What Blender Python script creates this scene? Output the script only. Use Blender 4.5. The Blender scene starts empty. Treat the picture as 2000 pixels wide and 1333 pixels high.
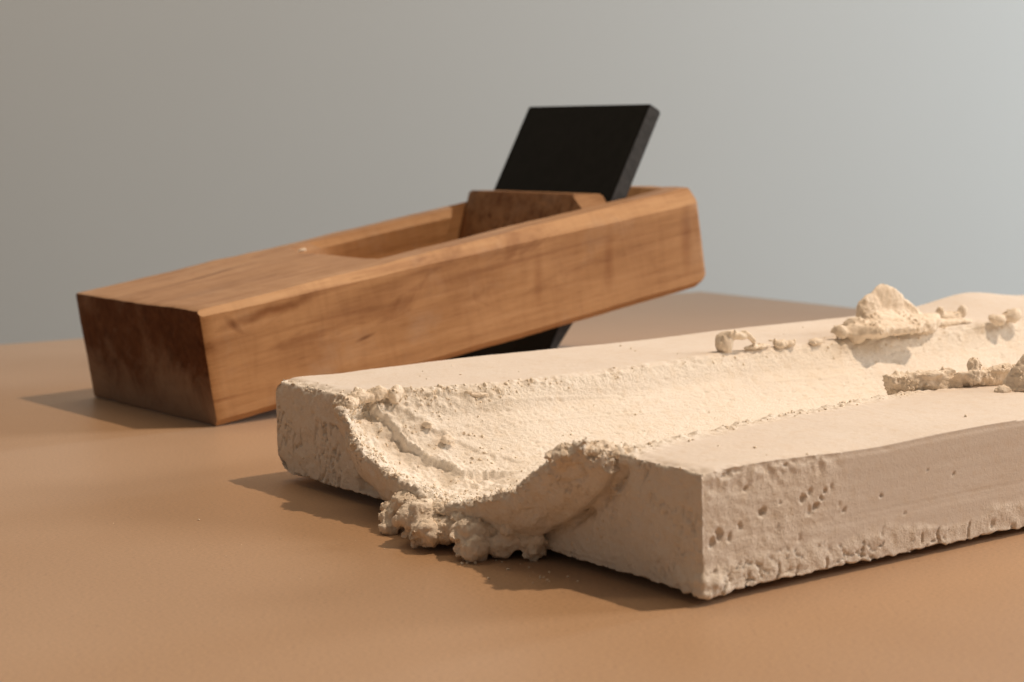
import bpy, bmesh, math
import numpy as np
from mathutils import Matrix, Vector

# ------------------------------------------------------------------ camera
scene = bpy.context.scene
COL = scene.collection
PITCH, ROLL, CAM_H = 0.123041, -0.024875, 0.071562
fw = np.array([0, math.cos(PITCH), -math.sin(PITCH)])
rt0 = np.array([1.0, 0, 0]); up0 = np.cross(rt0, fw)
rt = rt0 * math.cos(ROLL) + up0 * math.sin(ROLL); up = np.cross(rt, fw)
cam_data = bpy.data.cameras.new('camera'); cam = bpy.data.objects.new('camera', cam_data)
COL.objects.link(cam); scene.camera = cam
cam.matrix_world = Matrix(((rt[0], up[0], -fw[0], 0), (rt[1], up[1], -fw[1], 0), (rt[2], up[2], -fw[2], CAM_H), (0, 0, 0, 1)))
cam_data.sensor_width = 36; cam_data.lens = 36 * 3760.3 / 2000
cam_data.clip_start = 0.005; cam_data.clip_end = 50
cam_data.dof.use_dof = True; cam_data.dof.focus_distance = 0.335; cam_data.dof.aperture_fstop = 38

# ------------------------------------------------------------------ light
world = bpy.data.worlds.new('World'); scene.world = world; world.use_nodes = True
bg = world.node_tree.nodes['Background']
bg.inputs['Color'].default_value = (1.0, 0.85, 0.70, 1); bg.inputs['Strength'].default_value = 0.15

def lamp(name, kind, loc, target, energy, color, **kw):
    d = bpy.data.lights.new(name, kind); d.energy = energy; d.color = color
    for k, v in kw.items(): setattr(d, k, v)
    o = bpy.data.objects.new(name, d); COL.objects.link(o)
    o.location = loc
    o.rotation_euler = (Vector(target) - Vector(loc)).to_track_quat('-Z', 'Y').to_euler()
    return o
lamp('gallery_spot', 'SPOT', (0.43, 0.36, 0.86), (0.0, 0.30, 0.0), 25.0, (1.0, 0.765, 0.555),
     spot_size=math.radians(50), spot_blend=0.9, shadow_soft_size=0.012)
lamp('window_daylight', 'AREA', (2.0, 0.65, 0.80), (0.0, 0.4, 0.0), 19.0, (1.0, 0.91, 0.80), shape='RECTANGLE', size=0.5, size_y=0.6)
lamp('wall_cool_fill', 'AREA', (1.95, 1.55, 0.6), (0.7, 2.3, 0.2), 32.0, (0.77, 0.91, 1.0), shape='RECTANGLE', size=0.5, size_y=1.2)  # added cool fill for the right of the wall, no known window here
lamp('wall_warm_fill', 'AREA', (-0.5, 1.2, 2.2), (-0.4, 2.3, 0.1), 16.5, (1.0, 0.77, 0.53), shape='RECTANGLE', size=1.6, size_y=0.3)  # added warm fill to brighten the wall, not a known fixture
scene.view_settings.view_transform = 'Standard'; scene.view_settings.look = 'None'
scene.view_settings.exposure = 0.0; scene.view_settings.gamma = 1.0
scene.cycles.use_denoising = True
scene.cycles.max_bounces = 6

# ------------------------------------------------------------------ noise (numpy)
def _hash(ix, iy, iz, seed):
    h = (ix.astype(np.int64) * 374761393 + iy.astype(np.int64) * 668265263 + iz.astype(np.int64) * 2147483647 + seed * 1274126177) & 0xffffffff
    h = ((h ^ (h >> 13)) * 1274126177) & 0xffffffff
    h = ((h ^ (h >> 16)) * 2246822519) & 0xffffffff
    return (h ^ (h >> 15)) & 0xffffffff
_G = np.random.RandomState(7).normal(size=(4096, 3)); _G /= np.linalg.norm(_G, axis=1)[:, None]
def perlin(P, seed=0):
    I = np.floor(P).astype(np.int64); F = P - I
    U = F * F * F * (F * (F * 6 - 15) + 10)
    out = np.zeros(len(P))
    for dx in (0, 1):
        wx = U[:, 0] if dx else 1 - U[:, 0]
        for dy in (0, 1):
            wy = U[:, 1] if dy else 1 - U[:, 1]
            for dz in (0, 1):
                wz = U[:, 2] if dz else 1 - U[:, 2]
                g = _G[_hash(I[:, 0] + dx, I[:, 1] + dy, I[:, 2] + dz, seed) & 4095]
                out += wx * wy * wz * (g[:, 0] * (F[:, 0] - dx) + g[:, 1] * (F[:, 1] - dy) + g[:, 2] * (F[:, 2] - dz))
    return out * 1.6
def fbm(P, oct=4, seed=0, gain=0.5, ridged=False):
    s = np.zeros(len(P)); a = 1.0; t = 0
    for k in range(oct):
        n = perlin(P * (2.03 ** k) + 17.3 * k, seed + k)
        s += a * ((1 - 2 * np.abs(n)) if ridged else n); t += a; a *= gain
    return s / t
def worley(P, seed=0, dens=1.0):
    """distance to the nearest and the random value of its cell"""
    I = np.floor(P).astype(np.int64); best = np.full(len(P), 9.0); val = np.zeros(len(P))
    for dx in (-1, 0, 1):
        for dy in (-1, 0, 1):
            for dz in (-1, 0, 1):
                a, b, c = I[:, 0] + dx, I[:, 1] + dy, I[:, 2] + dz
                h = _hash(a, b, c, seed)
                px = a + (h & 1023) / 1023.0; py = b + ((h >> 10) & 1023) / 1023.0; pz = c + ((h >> 20) & 1023) / 1023.0
                d = np.sqrt((P[:, 0] - px) ** 2 + (P[:, 1] - py) ** 2 + (P[:, 2] - pz) ** 2)
                m = d < best; best[m] = d[m]; val[m] = (_hash(a, b, c, seed + 91)[m] & 65535) / 65535.0
    return best, val
def sstep(e0, e1, x):
    t = np.clip((x - e0) / (e1 - e0), 0, 1); return t * t * (3 - 2 * t)
def bump1(x, c, w): return np.exp(-((x - c) / w) ** 2)
def pl(x, xs, ys): return np.interp(x, xs, ys)

# ------------------------------------------------------------------ materials
def new_mat(name):
    m = bpy.data.materials.new(name); m.use_nodes = True
    nt = m.node_tree; return m, nt, nt.nodes['Principled BSDF']
def N(nt, kind, **kw):
    n = nt.nodes.new(kind)
    for k, v in kw.items():
        if k in ('operation', 'blend_type', 'data_type', 'noise_dimensions', 'feature', 'wave_type', 'bands_direction', 'invert', 'vector_type', 'clamp'): setattr(n, k, v)
        else: n.inputs[k].default_value = v
    return n
def ramp(nt, fac, stops):
    r = nt.nodes.new('ShaderNodeValToRGB'); e = r.color_ramp.elements
    while len(e) < len(stops): e.new(0.5)
    for i, (p, c) in enumerate(stops): e[i].position = p; e[i].color = c if len(c) == 4 else (*c, 1)
    nt.links.new(fac, r.inputs['Fac']); return r
def mapped(nt, scale, coord='Object'):
    tc = nt.nodes.new('ShaderNodeTexCoord'); mp = nt.nodes.new('ShaderNodeMapping'); mp.inputs['Scale'].default_value = scale
    nt.links.new(tc.outputs[coord], mp.inputs['Vector']); return mp.outputs['Vector']
def noise(nt, vec, scale, detail=4, rough=0.55, dist=0):
    n = N(nt, 'ShaderNodeTexNoise', Scale=scale, Detail=detail, Roughness=rough, Distortion=dist)
    nt.links.new(vec, n.inputs['Vector']); return n.outputs['Fac']
def mixc(nt, fac, a, b, mode='MIX'):
    m = nt.nodes.new('ShaderNodeMix'); m.data_type = 'RGBA'; m.blend_type = mode
    if isinstance(fac, (int, float)): m.inputs[0].default_value = fac
    else: nt.links.new(fac, m.inputs[0])
    for v, i in ((a, 6), (b, 7)):
        if isinstance(v, tuple): m.inputs[i].default_value = (*v, 1)
        else: nt.links.new(v, m.inputs[i])
    return m.outputs[2]
def bump(nt, bsdf, height, dist, strength=1.0, prev=None):
    b = nt.nodes.new('ShaderNodeBump'); b.inputs['Distance'].default_value = dist; b.inputs['Strength'].default_value = strength
    nt.links.new(height, b.inputs['Height'])
    if prev is not None: nt.links.new(prev, b.inputs['Normal'])
    nt.links.new(b.outputs['Normal'], bsdf.inputs['Normal']); return b.outputs['Normal']

# all plaster meshes are modelled in millimetres under a 0.001 scale, so object coordinates are millimetres;
# the vertex attribute 'rough' says how crumbly the surface is (0 smooth cast skin, 1 torn plaster)
def plaster_material(name, t0=(0.85, 0.775, 0.68), t1=(0.88, 0.815, 0.735)):
    m, nt, b = new_mat(name)
    v = mapped(nt, (1, 1, 1)); at = nt.nodes.new('ShaderNodeAttribute'); at.attribute_name = 'rough'; ro = at.outputs['Fac']
    big = noise(nt, v, 0.06, 3); mid = noise(nt, v, 0.45, 4)
    skin = ramp(nt, big, [(0.3, (0.700, 0.618, 0.548)), (0.7, (0.725, 0.655, 0.595))]).outputs['Color']
    torn = ramp(nt, big, [(0.3, t0), (0.7, t1)]).outputs['Color']
    c = mixc(nt, ro, skin, torn)
    spots = ramp(nt, mid, [(0.34, (0.88, 0.79, 0.66)), (0.50, (1, 1, 1))]).outputs['Color']
    c = mixc(nt, 0.25, c, spots, 'MULTIPLY')
    sp2 = ramp(nt, noise(nt, v, 2.4, 3), [(0.30, (0.78, 0.62, 0.45)), (0.35, (1, 1, 1))]).outputs['Color']
    c = mixc(nt, ro, c, mixc(nt, 0.6, c, sp2, 'MULTIPLY'))
    nt.links.new(c, b.inputs['Base Color'])
    b.inputs['Roughness'].default_value = 0.92; b.inputs['Specular IOR Level'].default_value = 0.2
    def mul(a_, k, add=0.0):
        q = nt.nodes.new('ShaderNodeMath'); q.operation = 'MULTIPLY_ADD'; q.inputs[2].default_value = add
        nt.links.new(a_, q.inputs[0])
        if isinstance(k, (int, float)): q.inputs[1].default_value = k
        else: nt.links.new(k, q.inputs[1])
        return q.outputs[0]
    n1 = noise(nt, v, 1.5, 5, 0.65); n2 = noise(nt, v, 4.0, 3, 0.6)
    vo = nt.nodes.new('ShaderNodeTexVoronoi'); vo.inputs['Scale'].default_value = 2.2; nt.links.new(v, vo.inputs['Vector'])
    pit = nt.nodes.new('ShaderNodeMapRange'); pit.inputs['From Min'].default_value = 0.05; pit.inputs['From Max'].default_value = 0.28; nt.links.new(vo.outputs['Distance'], pit.inputs['Value'])
    h = nt.nodes.new('ShaderNodeMath'); h.operation = 'ADD'; nt.links.new(mul(n1, 1.0), h.inputs[0]); nt.links.new(mul(n2, 0.5), h.inputs[1])
    h2 = nt.nodes.new('ShaderNodeMath'); h2.operation = 'ADD'; nt.links.new(h.outputs[0], h2.inputs[0]); nt.links.new(mul(pit.outputs[0], 0.22), h2.inputs[1])
    hr = mul(h2.outputs[0], mul(ro, 0.93, 0.07))
    bump(nt, b, hr, 0.00045, 0.7)
    return m
M_plaster = plaster_material('plaster')
M_warm_torn = plaster_material('warm_torn_plaster', (0.89, 0.77, 0.62), (0.91, 0.80, 0.67))     # torn lumps, yellow tint painted in for warm light glowing in their shade

def wood_material(name, base, dark, light, axis=0, stain=False):
    m, nt, b = new_mat(name)
    sc = [1, 1, 1]; sc = [30, 420, 420]
    v = mapped(nt, tuple(sc)); v2 = mapped(nt, (14, 30, 60)); v3 = mapped(nt, (9, 260, 260))
    g = noise(nt, v, 1.0, 5, 0.6, 0.3); bl = noise(nt, v2, 1.4, 4, 0.6, 0.5); gr = noise(nt, v3, 1.0, 3, 0.5, 0.8)
    c = ramp(nt, g, [(0.3, dark), (0.5, base), (0.72, light)]).outputs['Color']
    c2 = ramp(nt, bl, [(0.34, (0.80, 0.74, 0.68)), (0.50, (1, 1, 1)), (0.66, (1.08, 1.10, 1.12))]).outputs['Color']
    c = mixc(nt, 0.8, c, c2, 'MULTIPLY')
    c3 = ramp(nt, gr, [(0.30, (0.62, 0.50, 0.42)), (0.42, (1, 1, 1))]).outputs['Color']
    c = mixc(nt, 0.5, c, c3, 'MULTIPLY')
    # pale dusty handling marks
    v4 = mapped(nt, (1, 1, 1)); d = ramp(nt, noise(nt, v4, 55, 5, 0.65), [(0.54, (0, 0, 0)), (0.75, (1, 1, 1))]).outputs['Color']
    dm = nt.nodes.new('ShaderNodeMath'); dm.operation = 'MULTIPLY'; dm.inputs[1].default_value = 0.35; nt.links.new(d, dm.inputs[0])
    c = mixc(nt, dm.outputs[0], c, (0.50, 0.36, 0.26))
    # sparse short dark dents
    vd = mapped(nt, (45, 300, 240)); dd = ramp(nt, noise(nt, vd, 1.0, 2, 0.5), [(0.24, (0.45, 0.33, 0.26)), (0.29, (1, 1, 1))]).outputs['Color']
    c = mixc(nt, 0.8, c, dd, 'MULTIPLY')
    sw = ramp(nt, noise(nt, mapped(nt, (210, 60, 34)), 1.0, 4, 0.65, 1.5), [(0.36, (0.78, 0.72, 0.66)), (0.52, (1, 1, 1)), (0.7, (1.10, 1.11, 1.12))]).outputs['Color']
    c = mixc(nt, 0.32, c, sw, 'MULTIPLY')
    po = ramp(nt, noise(nt, mapped(nt, (180, 2600, 2600)), 1.0, 2, 0.5), [(0.28, (0.66, 0.56, 0.48)), (0.42, (1, 1, 1))]).outputs['Color']
    c = mixc(nt, 0.5, c, po, 'MULTIPLY')
    stn = ramp(nt, noise(nt, mapped(nt, (26, 55, 80)), 1.0, 4, 0.65, 1.2), [(0.30, (0.55, 0.42, 0.32)), (0.40, (1, 1, 1))]).outputs['Color']
    c = mixc(nt, 0.6, c, stn, 'MULTIPLY')
    nt.links.new(c, b.inputs['Base Color'])
    b.inputs['Roughness'].default_value = 0.55; b.inputs['Specular IOR Level'].default_value = 0.3
    bump(nt, b, g, 0.0002, 0.5)
    return m
PH_ = 0.0271
M_wood = wood_material('worn_beech', (0.47, 0.255, 0.115), (0.39, 0.20, 0.085), (0.53, 0.30, 0.145))
M_woodtop = wood_material('worn_beech_top', (0.44, 0.255, 0.14), (0.37, 0.20, 0.105), (0.50, 0.30, 0.17))
M_wedge = wood_material('wedge_wood', (0.36, 0.195, 0.095), (0.22, 0.105, 0.045), (0.45, 0.26, 0.135))
M_endgrain = wood_material('dark_end_grain', (0.125, 0.046, 0.018), (0.085, 0.032, 0.012), (0.16, 0.066, 0.030))  # darker, redder wood on the near end face
M_edge = wood_material('pale_edge_wood', (0.52, 0.29, 0.135), (0.43, 0.225, 0.095), (0.58, 0.34, 0.17))  # lighter wood on the near top chamfer

def mark(mat, axes, p0, p1, width, colour, strength, wob=0.0004, nscale=120):
    """a stain or split of the wood itself along a short line (object coordinates, metres)"""
    nt = mat.node_tree; b = nt.nodes['Principled BSDF']; old = b.inputs['Base Color'].links[0].from_socket
    tc = nt.nodes.new('ShaderNodeTexCoord')
    nz = nt.nodes.new('ShaderNodeTexNoise'); nz.inputs['Scale'].default_value = nscale; nz.inputs['Detail'].default_value = 4; nt.links.new(tc.outputs['Object'], nz.inputs['Vector'])
    sb = nt.nodes.new('ShaderNodeVectorMath'); sb.operation = 'SUBTRACT'; sb.inputs[1].default_value = (0.5, 0.5, 0.5); nt.links.new(nz.outputs['Color'], sb.inputs[0])
    sc = nt.nodes.new('ShaderNodeVectorMath'); sc.operation = 'SCALE'; sc.inputs['Scale'].default_value = wob * 4; nt.links.new(sb.outputs[0], sc.inputs[0])
    ad = nt.nodes.new('ShaderNodeVectorMath'); ad.operation = 'ADD'; nt.links.new(tc.outputs['Object'], ad.inputs[0]); nt.links.new(sc.outputs[0], ad.inputs[1])
    P_ = Vector(p0); Q_ = Vector(p1); d = (Q_ - P_); L_ = d.length; d.normalize()
    rot = d.to_track_quat('X', 'Z').inverted().to_euler(); mid_ = (P_ + Q_) / 2
    s1 = nt.nodes.new('ShaderNodeVectorMath'); s1.operation = 'SUBTRACT'; s1.inputs[1].default_value = mid_; nt.links.new(ad.outputs[0], s1.inputs[0])
    m1 = nt.nodes.new('ShaderNodeMapping'); m1.inputs['Rotation'].default_value = rot; nt.links.new(s1.outputs[0], m1.inputs['Vector'])
    m2 = nt.nodes.new('ShaderNodeMapping'); m2.inputs['Scale'].default_value = (2 / L_, 1 / width, 1 / width); nt.links.new(m1.outputs[0], m2.inputs['Vector'])
    ln = nt.nodes.new('ShaderNodeVectorMath'); ln.operation = 'LENGTH'; nt.links.new(m2.outputs[0], ln.inputs[0])
    r = ramp(nt, ln.outputs['Value'], [(0.25, (strength,) * 3), (1.0, (0, 0, 0))])
    c = mixc(nt, r.outputs['Color'], old, mixc(nt, 1.0, old, colour, 'MULTIPLY')); nt.links.new(c, b.inputs['Base Color'])
mark(M_wood, 0, (0.002, 0, 0.0215), (0.038, 0, 0.0250), 0.0016, (0.50, 0.36, 0.24), 0.9, 0.0008)
mark(M_wood, 0, (0.006, 0, 0.0245), (0.011, 0, 0.0195), 0.0012, (0.42, 0.30, 0.22), 0.8, 0.0008)
mark(M_wood, 0, (0.0390, 0, 0.0105), (0.0460, 0, 0.0118), 0.0006, (0.38, 0.27, 0.2), 0.9, 0.0003)
mark(M_wood, 0, (0.118, 0, 0.004), (0.122, 0, 0.024), 0.0022, (0.66, 0.52, 0.40), 0.6, 0.0006)
mark(M_wood, 0, (0.146, 0, 0.003), (0.149, 0, 0.026), 0.0026, (0.64, 0.50, 0.38), 0.65, 0.0006)
mark(M_wood, 0, (0.095, 0, 0.006), (0.097, 0, 0.022), 0.0018, (0.66, 0.52, 0.40), 0.5, 0.0006)
mark(M_woodtop, 0, (0.005, 0.0405, PH_), (0.048, 0.0478, PH_), 0.0010, (0.34, 0.24, 0.18), 1.0, 0.0003)
mark(M_woodtop, 0, (0.030, 0.022, PH_), (0.036, 0.024, PH_), 0.0010, (0.55, 0.42, 0.33), 0.7, 0.0003)
for u_ in (0.0085, 0.0105): mark(M_edge, 0, (u_, 0.001, 0.0240), (u_ + 0.0008, 0.003, 0.0271), 0.0006, (0.35, 0.25, 0.18), 0.8, 0.0003)
def dusty_end():
    m = M_endgrain; nt = m.node_tree; b = nt.nodes['Principled BSDF']
    old = b.inputs['Base Color'].links[0].from_socket
    tc = nt.nodes.new('ShaderNodeTexCoord'); sp = nt.nodes.new('ShaderNodeSeparateXYZ'); nt.links.new(tc.outputs['Object'], sp.inputs[0])
    v = mapped(nt, (1, 1, 1)); n = noise(nt, v, 75, 7, 0.72, 0.6)
    # dust smear over the lower half, with an uneven outline
    a = nt.nodes.new('ShaderNodeMath'); a.operation = 'MULTIPLY_ADD'; a.inputs[1].default_value = -30.0; a.inputs[2].default_value = 0.30; nt.links.new(sp.outputs['Z'], a.inputs[0])
    s = nt.nodes.new('ShaderNodeMath'); s.operation = 'ADD'; nt.links.new(a.outputs[0], s.inputs[0]); nt.links.new(n, s.inputs[1])
    r = ramp(nt, s.outputs[0], [(0.38, (0, 0, 0)), (0.50, (0.35, 0.35, 0.35)), (0.72, (0.9, 0.9, 0.9))])
    k = nt.nodes.new('ShaderNodeMath'); k.operation = 'MULTIPLY'; k.inputs[1].default_value = 0.8; nt.links.new(r.outputs['Color'], k.inputs[0])
    c = mixc(nt, k.outputs[0], old, (0.38, 0.27, 0.20)); nt.links.new(c, b.inputs['Base Color'])
    b.inputs['Roughness'].default_value = 0.6; b.inputs['Specular IOR Level'].default_value = 0.12
dusty_end()

m, nt, b = new_mat('black_painted_blade'); M_black = m
v = mapped(nt, (1, 1, 1)); b.inputs['Roughness'].default_value = 0.55
c = ramp(nt, noise(nt, v, 260, 4), [(0.3, (0.003, 0.003, 0.0022)), (0.75, (0.007, 0.007, 0.006))]).outputs['Color']
nt.links.new(c, b.inputs['Base Color']); bump(nt, b, noise(nt, v, 900, 3), 0.0001, 0.4); b.inputs['Specular IOR Level'].default_value = 0.16
m, nt, b = new_mat('black_sawn_edge'); M_blackedge = m
v = mapped(nt, (1, 1, 1)); b.inputs['Roughness'].default_value = 0.7
c = ramp(nt, noise(nt, v, 500, 4), [(0.3, (0.012, 0.012, 0.013)), (0.75, (0.045, 0.045, 0.048))]).outputs['Color']
nt.links.new(c, b.inputs['Base Color']); bump(nt, b, noise(nt, v, 700, 3), 0.0002, 0.6)

m, nt, b = new_mat('kraft_board'); M_table = m
v = mapped(nt, (1, 1, 1))
c = ramp(nt, noise(nt, v, 14, 3), [(0.3, (0.405, 0.236, 0.116)), (0.7, (0.45, 0.276, 0.150))]).outputs['Color']
fib = ramp(nt, noise(nt, mapped(nt, (0.4, 1, 1)), 3600, 3, 0.7), [(0.32, (0.66, 0.62, 0.60)), (0.5, (1, 1, 1)), (0.68, (1.20, 1.22, 1.24))]).outputs['Color']
c = mixc(nt, 0.75, c, fib, 'MULTIPLY')
fl = ramp(nt, noise(nt, mapped(nt, (1, 0.35, 1)), 900, 3, 0.6), [(0.24, (0.60, 0.52, 0.47)), (0.30, (1, 1, 1)), (0.76, (1, 1, 1)), (0.80, (1.25, 1.3, 1.35))]).outputs['Color']
c = mixc(nt, 0.7, c, fl, 'MULTIPLY')
nt.links.new(c, b.inputs['Base Color']); b.inputs['Roughness'].default_value = 0.42; b.inputs['Specular IOR Level'].default_value = 0.5; b.inputs['Sheen Weight'].default_value = 0.13; b.inputs['Sheen Roughness'].default_value = 0.5; b.inputs['Sheen Tint'].default_value = (1, 1, 1, 1)
bump(nt, b, noise(nt, mapped(nt, (0.55, 1, 1)), 3600, 3, 0.7), 0.00008, 0.3)
m, nt, b = new_mat('wall_paint'); M_wall = m
v = mapped(nt, (1, 1, 1)); nt.links.new(ramp(nt, noise(nt, v, 1.2, 3), [(0.3, (0.66, 0.655, 0.64)), (0.7, (0.69, 0.685, 0.67))]).outputs['Color'], b.inputs['Base Color'])
b.inputs['Roughness'].default_value = 0.9; bump(nt, b, noise(nt, v, 120, 3), 0.0005, 0.2)
m, nt, b = new_mat('floor_concrete'); M_floor = m
v = mapped(nt, (1, 1, 1)); nt.links.new(ramp(nt, noise(nt, v, 3, 5), [(0.3, (0.22, 0.21, 0.20)), (0.7, (0.30, 0.29, 0.28))]).outputs['Color'], b.inputs['Base Color']); b.inputs['Roughness'].default_value = 0.6
m, nt, b = new_mat('plinth_paint'); M_plinth = m
v = mapped(nt, (1, 1, 1)); nt.links.new(ramp(nt, noise(nt, v, 8, 3), [(0.3, (0.62, 0.61, 0.59)), (0.7, (0.68, 0.67, 0.65))]).outputs['Color'], b.inputs['Base Color'])

# ------------------------------------------------------------------ helpers
def mesh_obj(name, verts, faces, mats, parent=None, smooth=False):
    me = bpy.data.meshes.new(name); me.from_pydata([tuple(v) for v in verts], [], faces); me.update()
    for m in (mats if isinstance(mats, (list, tuple)) else [mats]): me.materials.append(m)
    if smooth: me.polygons.foreach_set('use_smooth', np.ones(len(me.polygons), bool))
    o = bpy.data.objects.new(name, me); COL.objects.link(o)
    if parent is not None: o.parent = parent
    return o
def bm_obj(name, bm, mats, parent=None, smooth=False):
    bmesh.ops.recalc_face_normals(bm, faces=bm.faces[:])
    me = bpy.data.meshes.new(name); bm.to_mesh(me); bm.free()
    for m in (mats if isinstance(mats, (list, tuple)) else [mats]): me.materials.append(m)
    if smooth: me.polygons.foreach_set('use_smooth', np.ones(len(me.polygons), bool))
    o = bpy.data.objects.new(name, me); COL.objects.link(o)
    if parent is not None: o.parent = parent
    return o
def tag(o, label=None, cat=None, group=None, kind=None):
    if label: o['label'] = label
    if cat: o['category'] = cat
    if group: o['group'] = group
    if kind: o['kind'] = kind
    return o
def co_get(me):
    a = np.empty(len(me.vertices) * 3); me.vertices.foreach_get('co', a); return a.reshape(-1, 3)
def no_get(me):
    a = np.empty(len(me.vertices) * 3); me.vertices.foreach_get('normal', a); return a.reshape(-1, 3)
def co_set(me, a):
    me.vertices.foreach_set('co', a.ravel()); me.update()

# ------------------------------------------------------------------ setting
mesh_obj('wall', [(-5, 2.3, -0.95), (5, 2.3, -0.95), (5, 2.3, 2.6), (-5, 2.3, 2.6)], [(0, 1, 2, 3)], M_wall)['kind'] = 'structure'
mesh_obj('floor', [(-5, -3, -0.95), (5, -3, -0.95), (5, 2.3, -0.95), (-5, 2.3, -0.95)], [(0, 1, 2, 3)], M_floor)['kind'] = 'structure'

table = bpy.data.objects.new('table', None); COL.objects.link(table); table.location = (0.05, 0.1, -0.95)
tag(table, 'display table covered with brown kraft board, under the plaster slab and wooden plane', 'table')
def prism(poly, z0, z1, bev=0):
    bm = bmesh.new(); bot = [bm.verts.new((x, y, z0)) for x, y in poly]; top = [bm.verts.new((x, y, z1)) for x, y in poly]
    bm.faces.new(bot[::-1]); bm.faces.new(top); n = len(poly)
    for i in range(n): bm.faces.new((bot[i], bot[(i + 1) % n], top[(i + 1) % n], top[i]))
    if bev: bmesh.ops.bevel(bm, geom=bm.edges[:], offset=bev, segments=3, affect='EDGES')
    return bm
cx, cy = 0.071, 0.716
dl = np.array([-0.899, -0.438]); dr = np.array([0.545, -0.838])
c0 = np.array([cx, cy]); tp = [c0, c0 + dr * 0.95, c0 + dr * 0.95 + dl * 0.95, c0 + dl * 0.95]
off = lambda p, k: (p[0] - 0.05, p[1] - 0.1)
bm_obj('tabletop', prism([off(p, 0) for p in tp], 0.925, 0.95, 0.001), M_table, table)
cen = sum(tp) / 4; tp2 = [cen + (p - cen) * 0.88 for p in tp]
bm_obj('pedestal', prism([off(p, 0) for p in tp2], 0.0, 0.925), M_plinth, table)

# ------------------------------------------------------------------ plaster slab
A = np.array([0.02613, 0.266454, 0.001412])
byaw, bt, br = 0.6166016, -0.0053834, 0.0029851
l = np.array([math.cos(byaw) * math.cos(bt), math.sin(byaw) * math.cos(bt), math.sin(bt)])
w0 = np.array([-math.sin(byaw), math.cos(byaw), 0]); n0 = np.cross(l, w0)
w = w0 * math.cos(br) + n0 * math.sin(br); n = np.cross(l, w)
MM = 0.001
M_block = Matrix(((l[0] * MM, w[0] * MM, n[0] * MM, A[0]), (l[1] * MM, w[1] * MM, n[1] * MM, A[1]), (l[2] * MM, w[2] * MM, n[2] * MM, A[2]), (0, 0, 0, 1)))
LEN, WID, HT = 262.0, 125.1, 18.07
KN, KF = 60.0, 0.5                      # beyond KN mm the voxels are stretched (coarser far away)
def squash(x): return np.where(x < KN, x, KN + (x - KN) * KF)
def unsquash(x): return np.where(x < KN, x, KN + (x - KN) / KF)

def rim_l(x): return pl(x, [-20, 0, 12, 30, 60, 90, 130, 180, 262], [98, 97, 94.5, 92, 93, 94.5, 94.2, 92, 93])
def rim_r(x): return pl(x, [-20, 0, 15, 40, 72, 103, 262], [19, 20.5, 23, 28, 31, 30, 30])
def groove(x, y):
    """depth (mm) of the dragged channel below the top face"""
    yl, yr = rim_l(x), rim_r(x); c = 58.5
    ul = np.clip((y - c) / (yl - c), 0, 1); ur = np.clip((c - y) / (c - yr), 0, 1)
    dl_ = (1 - ul ** 3.2) ** 0.8; dr_ = (1 - ur ** 2.5) ** 0.85
    return 14.3 * np.where(y > c, dl_, dr_)

root = bpy.data.objects.new('plaster_slab', None); COL.objects.link(root); root.matrix_world = M_block
tag(root, 'off white cast plaster slab with a broad dragged channel and torn overflowing front end', 'plaster slab')

def slab_source():
    xs = np.concatenate([np.arange(0, KN, 0.9), np.arange(KN, LEN + 0.1, 2.0)]); ys = np.linspace(0, WID, 170)
    X, Y = np.meshgrid(xs, ys, indexing='ij')
    f = np.stack([X.ravel(), Y.ravel(), np.zeros(X.size)], 1)
    wav = 0.45 * perlin(f * 0.012 + 3.1, 5) + 0.25 * perlin(f * np.array([0.03, 0.05, 1]), 6)
    top = HT + wav.reshape(X.shape) * sstep(0, 15, X)
    # the far back corner swells, the front long edge sags a little
    top += 2.5 * bump1(X, 197, 14) * sstep(105, 127, Y) * 1.0
    top -= groove(X, Y)
    bot = 0.35 * perlin(f * np.array([0.06, 0.06, 1]) + 9, 8).reshape(X.shape) * np.minimum(1, Y / 10 + 0.4)
    nx, ny = X.shape
    # outline unevenness in plan
    Yp = Y + (0.5 - Y / WID) * 0 
    V = np.concatenate([np.stack([X.ravel(), Yp.ravel(), top.ravel()], 1), np.stack([X.ravel(), Yp.ravel(), bot.ravel()], 1)])
    V[:, 0] = squash(V[:, 0])
    o = nx * ny; F = []
    idx = np.arange(o).reshape(nx, ny)
    q = np.stack([idx[:-1, :-1], idx[1:, :-1], idx[1:, 1:], idx[:-1, 1:]], -1).reshape(-1, 4)
    F = np.concatenate([q, q[:, ::-1] + o]).tolist()
    ring = list(idx[:, 0]) + list(idx[-1, 1:]) + list(idx[-2::-1, -1]) + list(idx[0, -2:0:-1])
    for i in range(len(ring)):
        a_, b_ = ring[i], ring[(i + 1) % len(ring)]; F.append([a_ + o, b_ + o, b_, a_])
    return V, F
def sec_path(k=90):
    ys = np.linspace(float(rim_l(0)) - 0.3, float(rim_r(0)) + 0.3, 600); zs = HT - groove(np.zeros(600), ys)
    P = np.stack([ys, zs], 1); d = np.r_[0, np.cumsum(np.linalg.norm(np.diff(P, axis=0), axis=1))]
    s = np.linspace(0, d[-1], k); Q = np.stack([np.interp(s, d, P[:, 0]), np.interp(s, d, P[:, 1])], 1)
    Q2 = Q.copy()
    for _ in range(12): Q2[1:-1] = 0.25 * Q2[:-2] + 0.5 * Q2[1:-1] + 0.25 * Q2[2:]
    T = np.gradient(Q2, axis=0); T /= np.linalg.norm(T, axis=1)[:, None]
    Nn = np.stack([-T[:, 1], T[:, 0]], 1)
    Nn = np.where((Nn @ np.array([0, 1]) > 0)[:, None] & (np.abs(Nn[:, 1:2]) > 0.3), -Nn, Nn)
    # outward = away from the channel's middle
    cen = np.array([58.5, HT]); sg = np.sign(((Q2 - cen) * Nn).sum(1)); Nn *= sg[:, None]
    return Q, Nn, s / d[-1]
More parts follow.
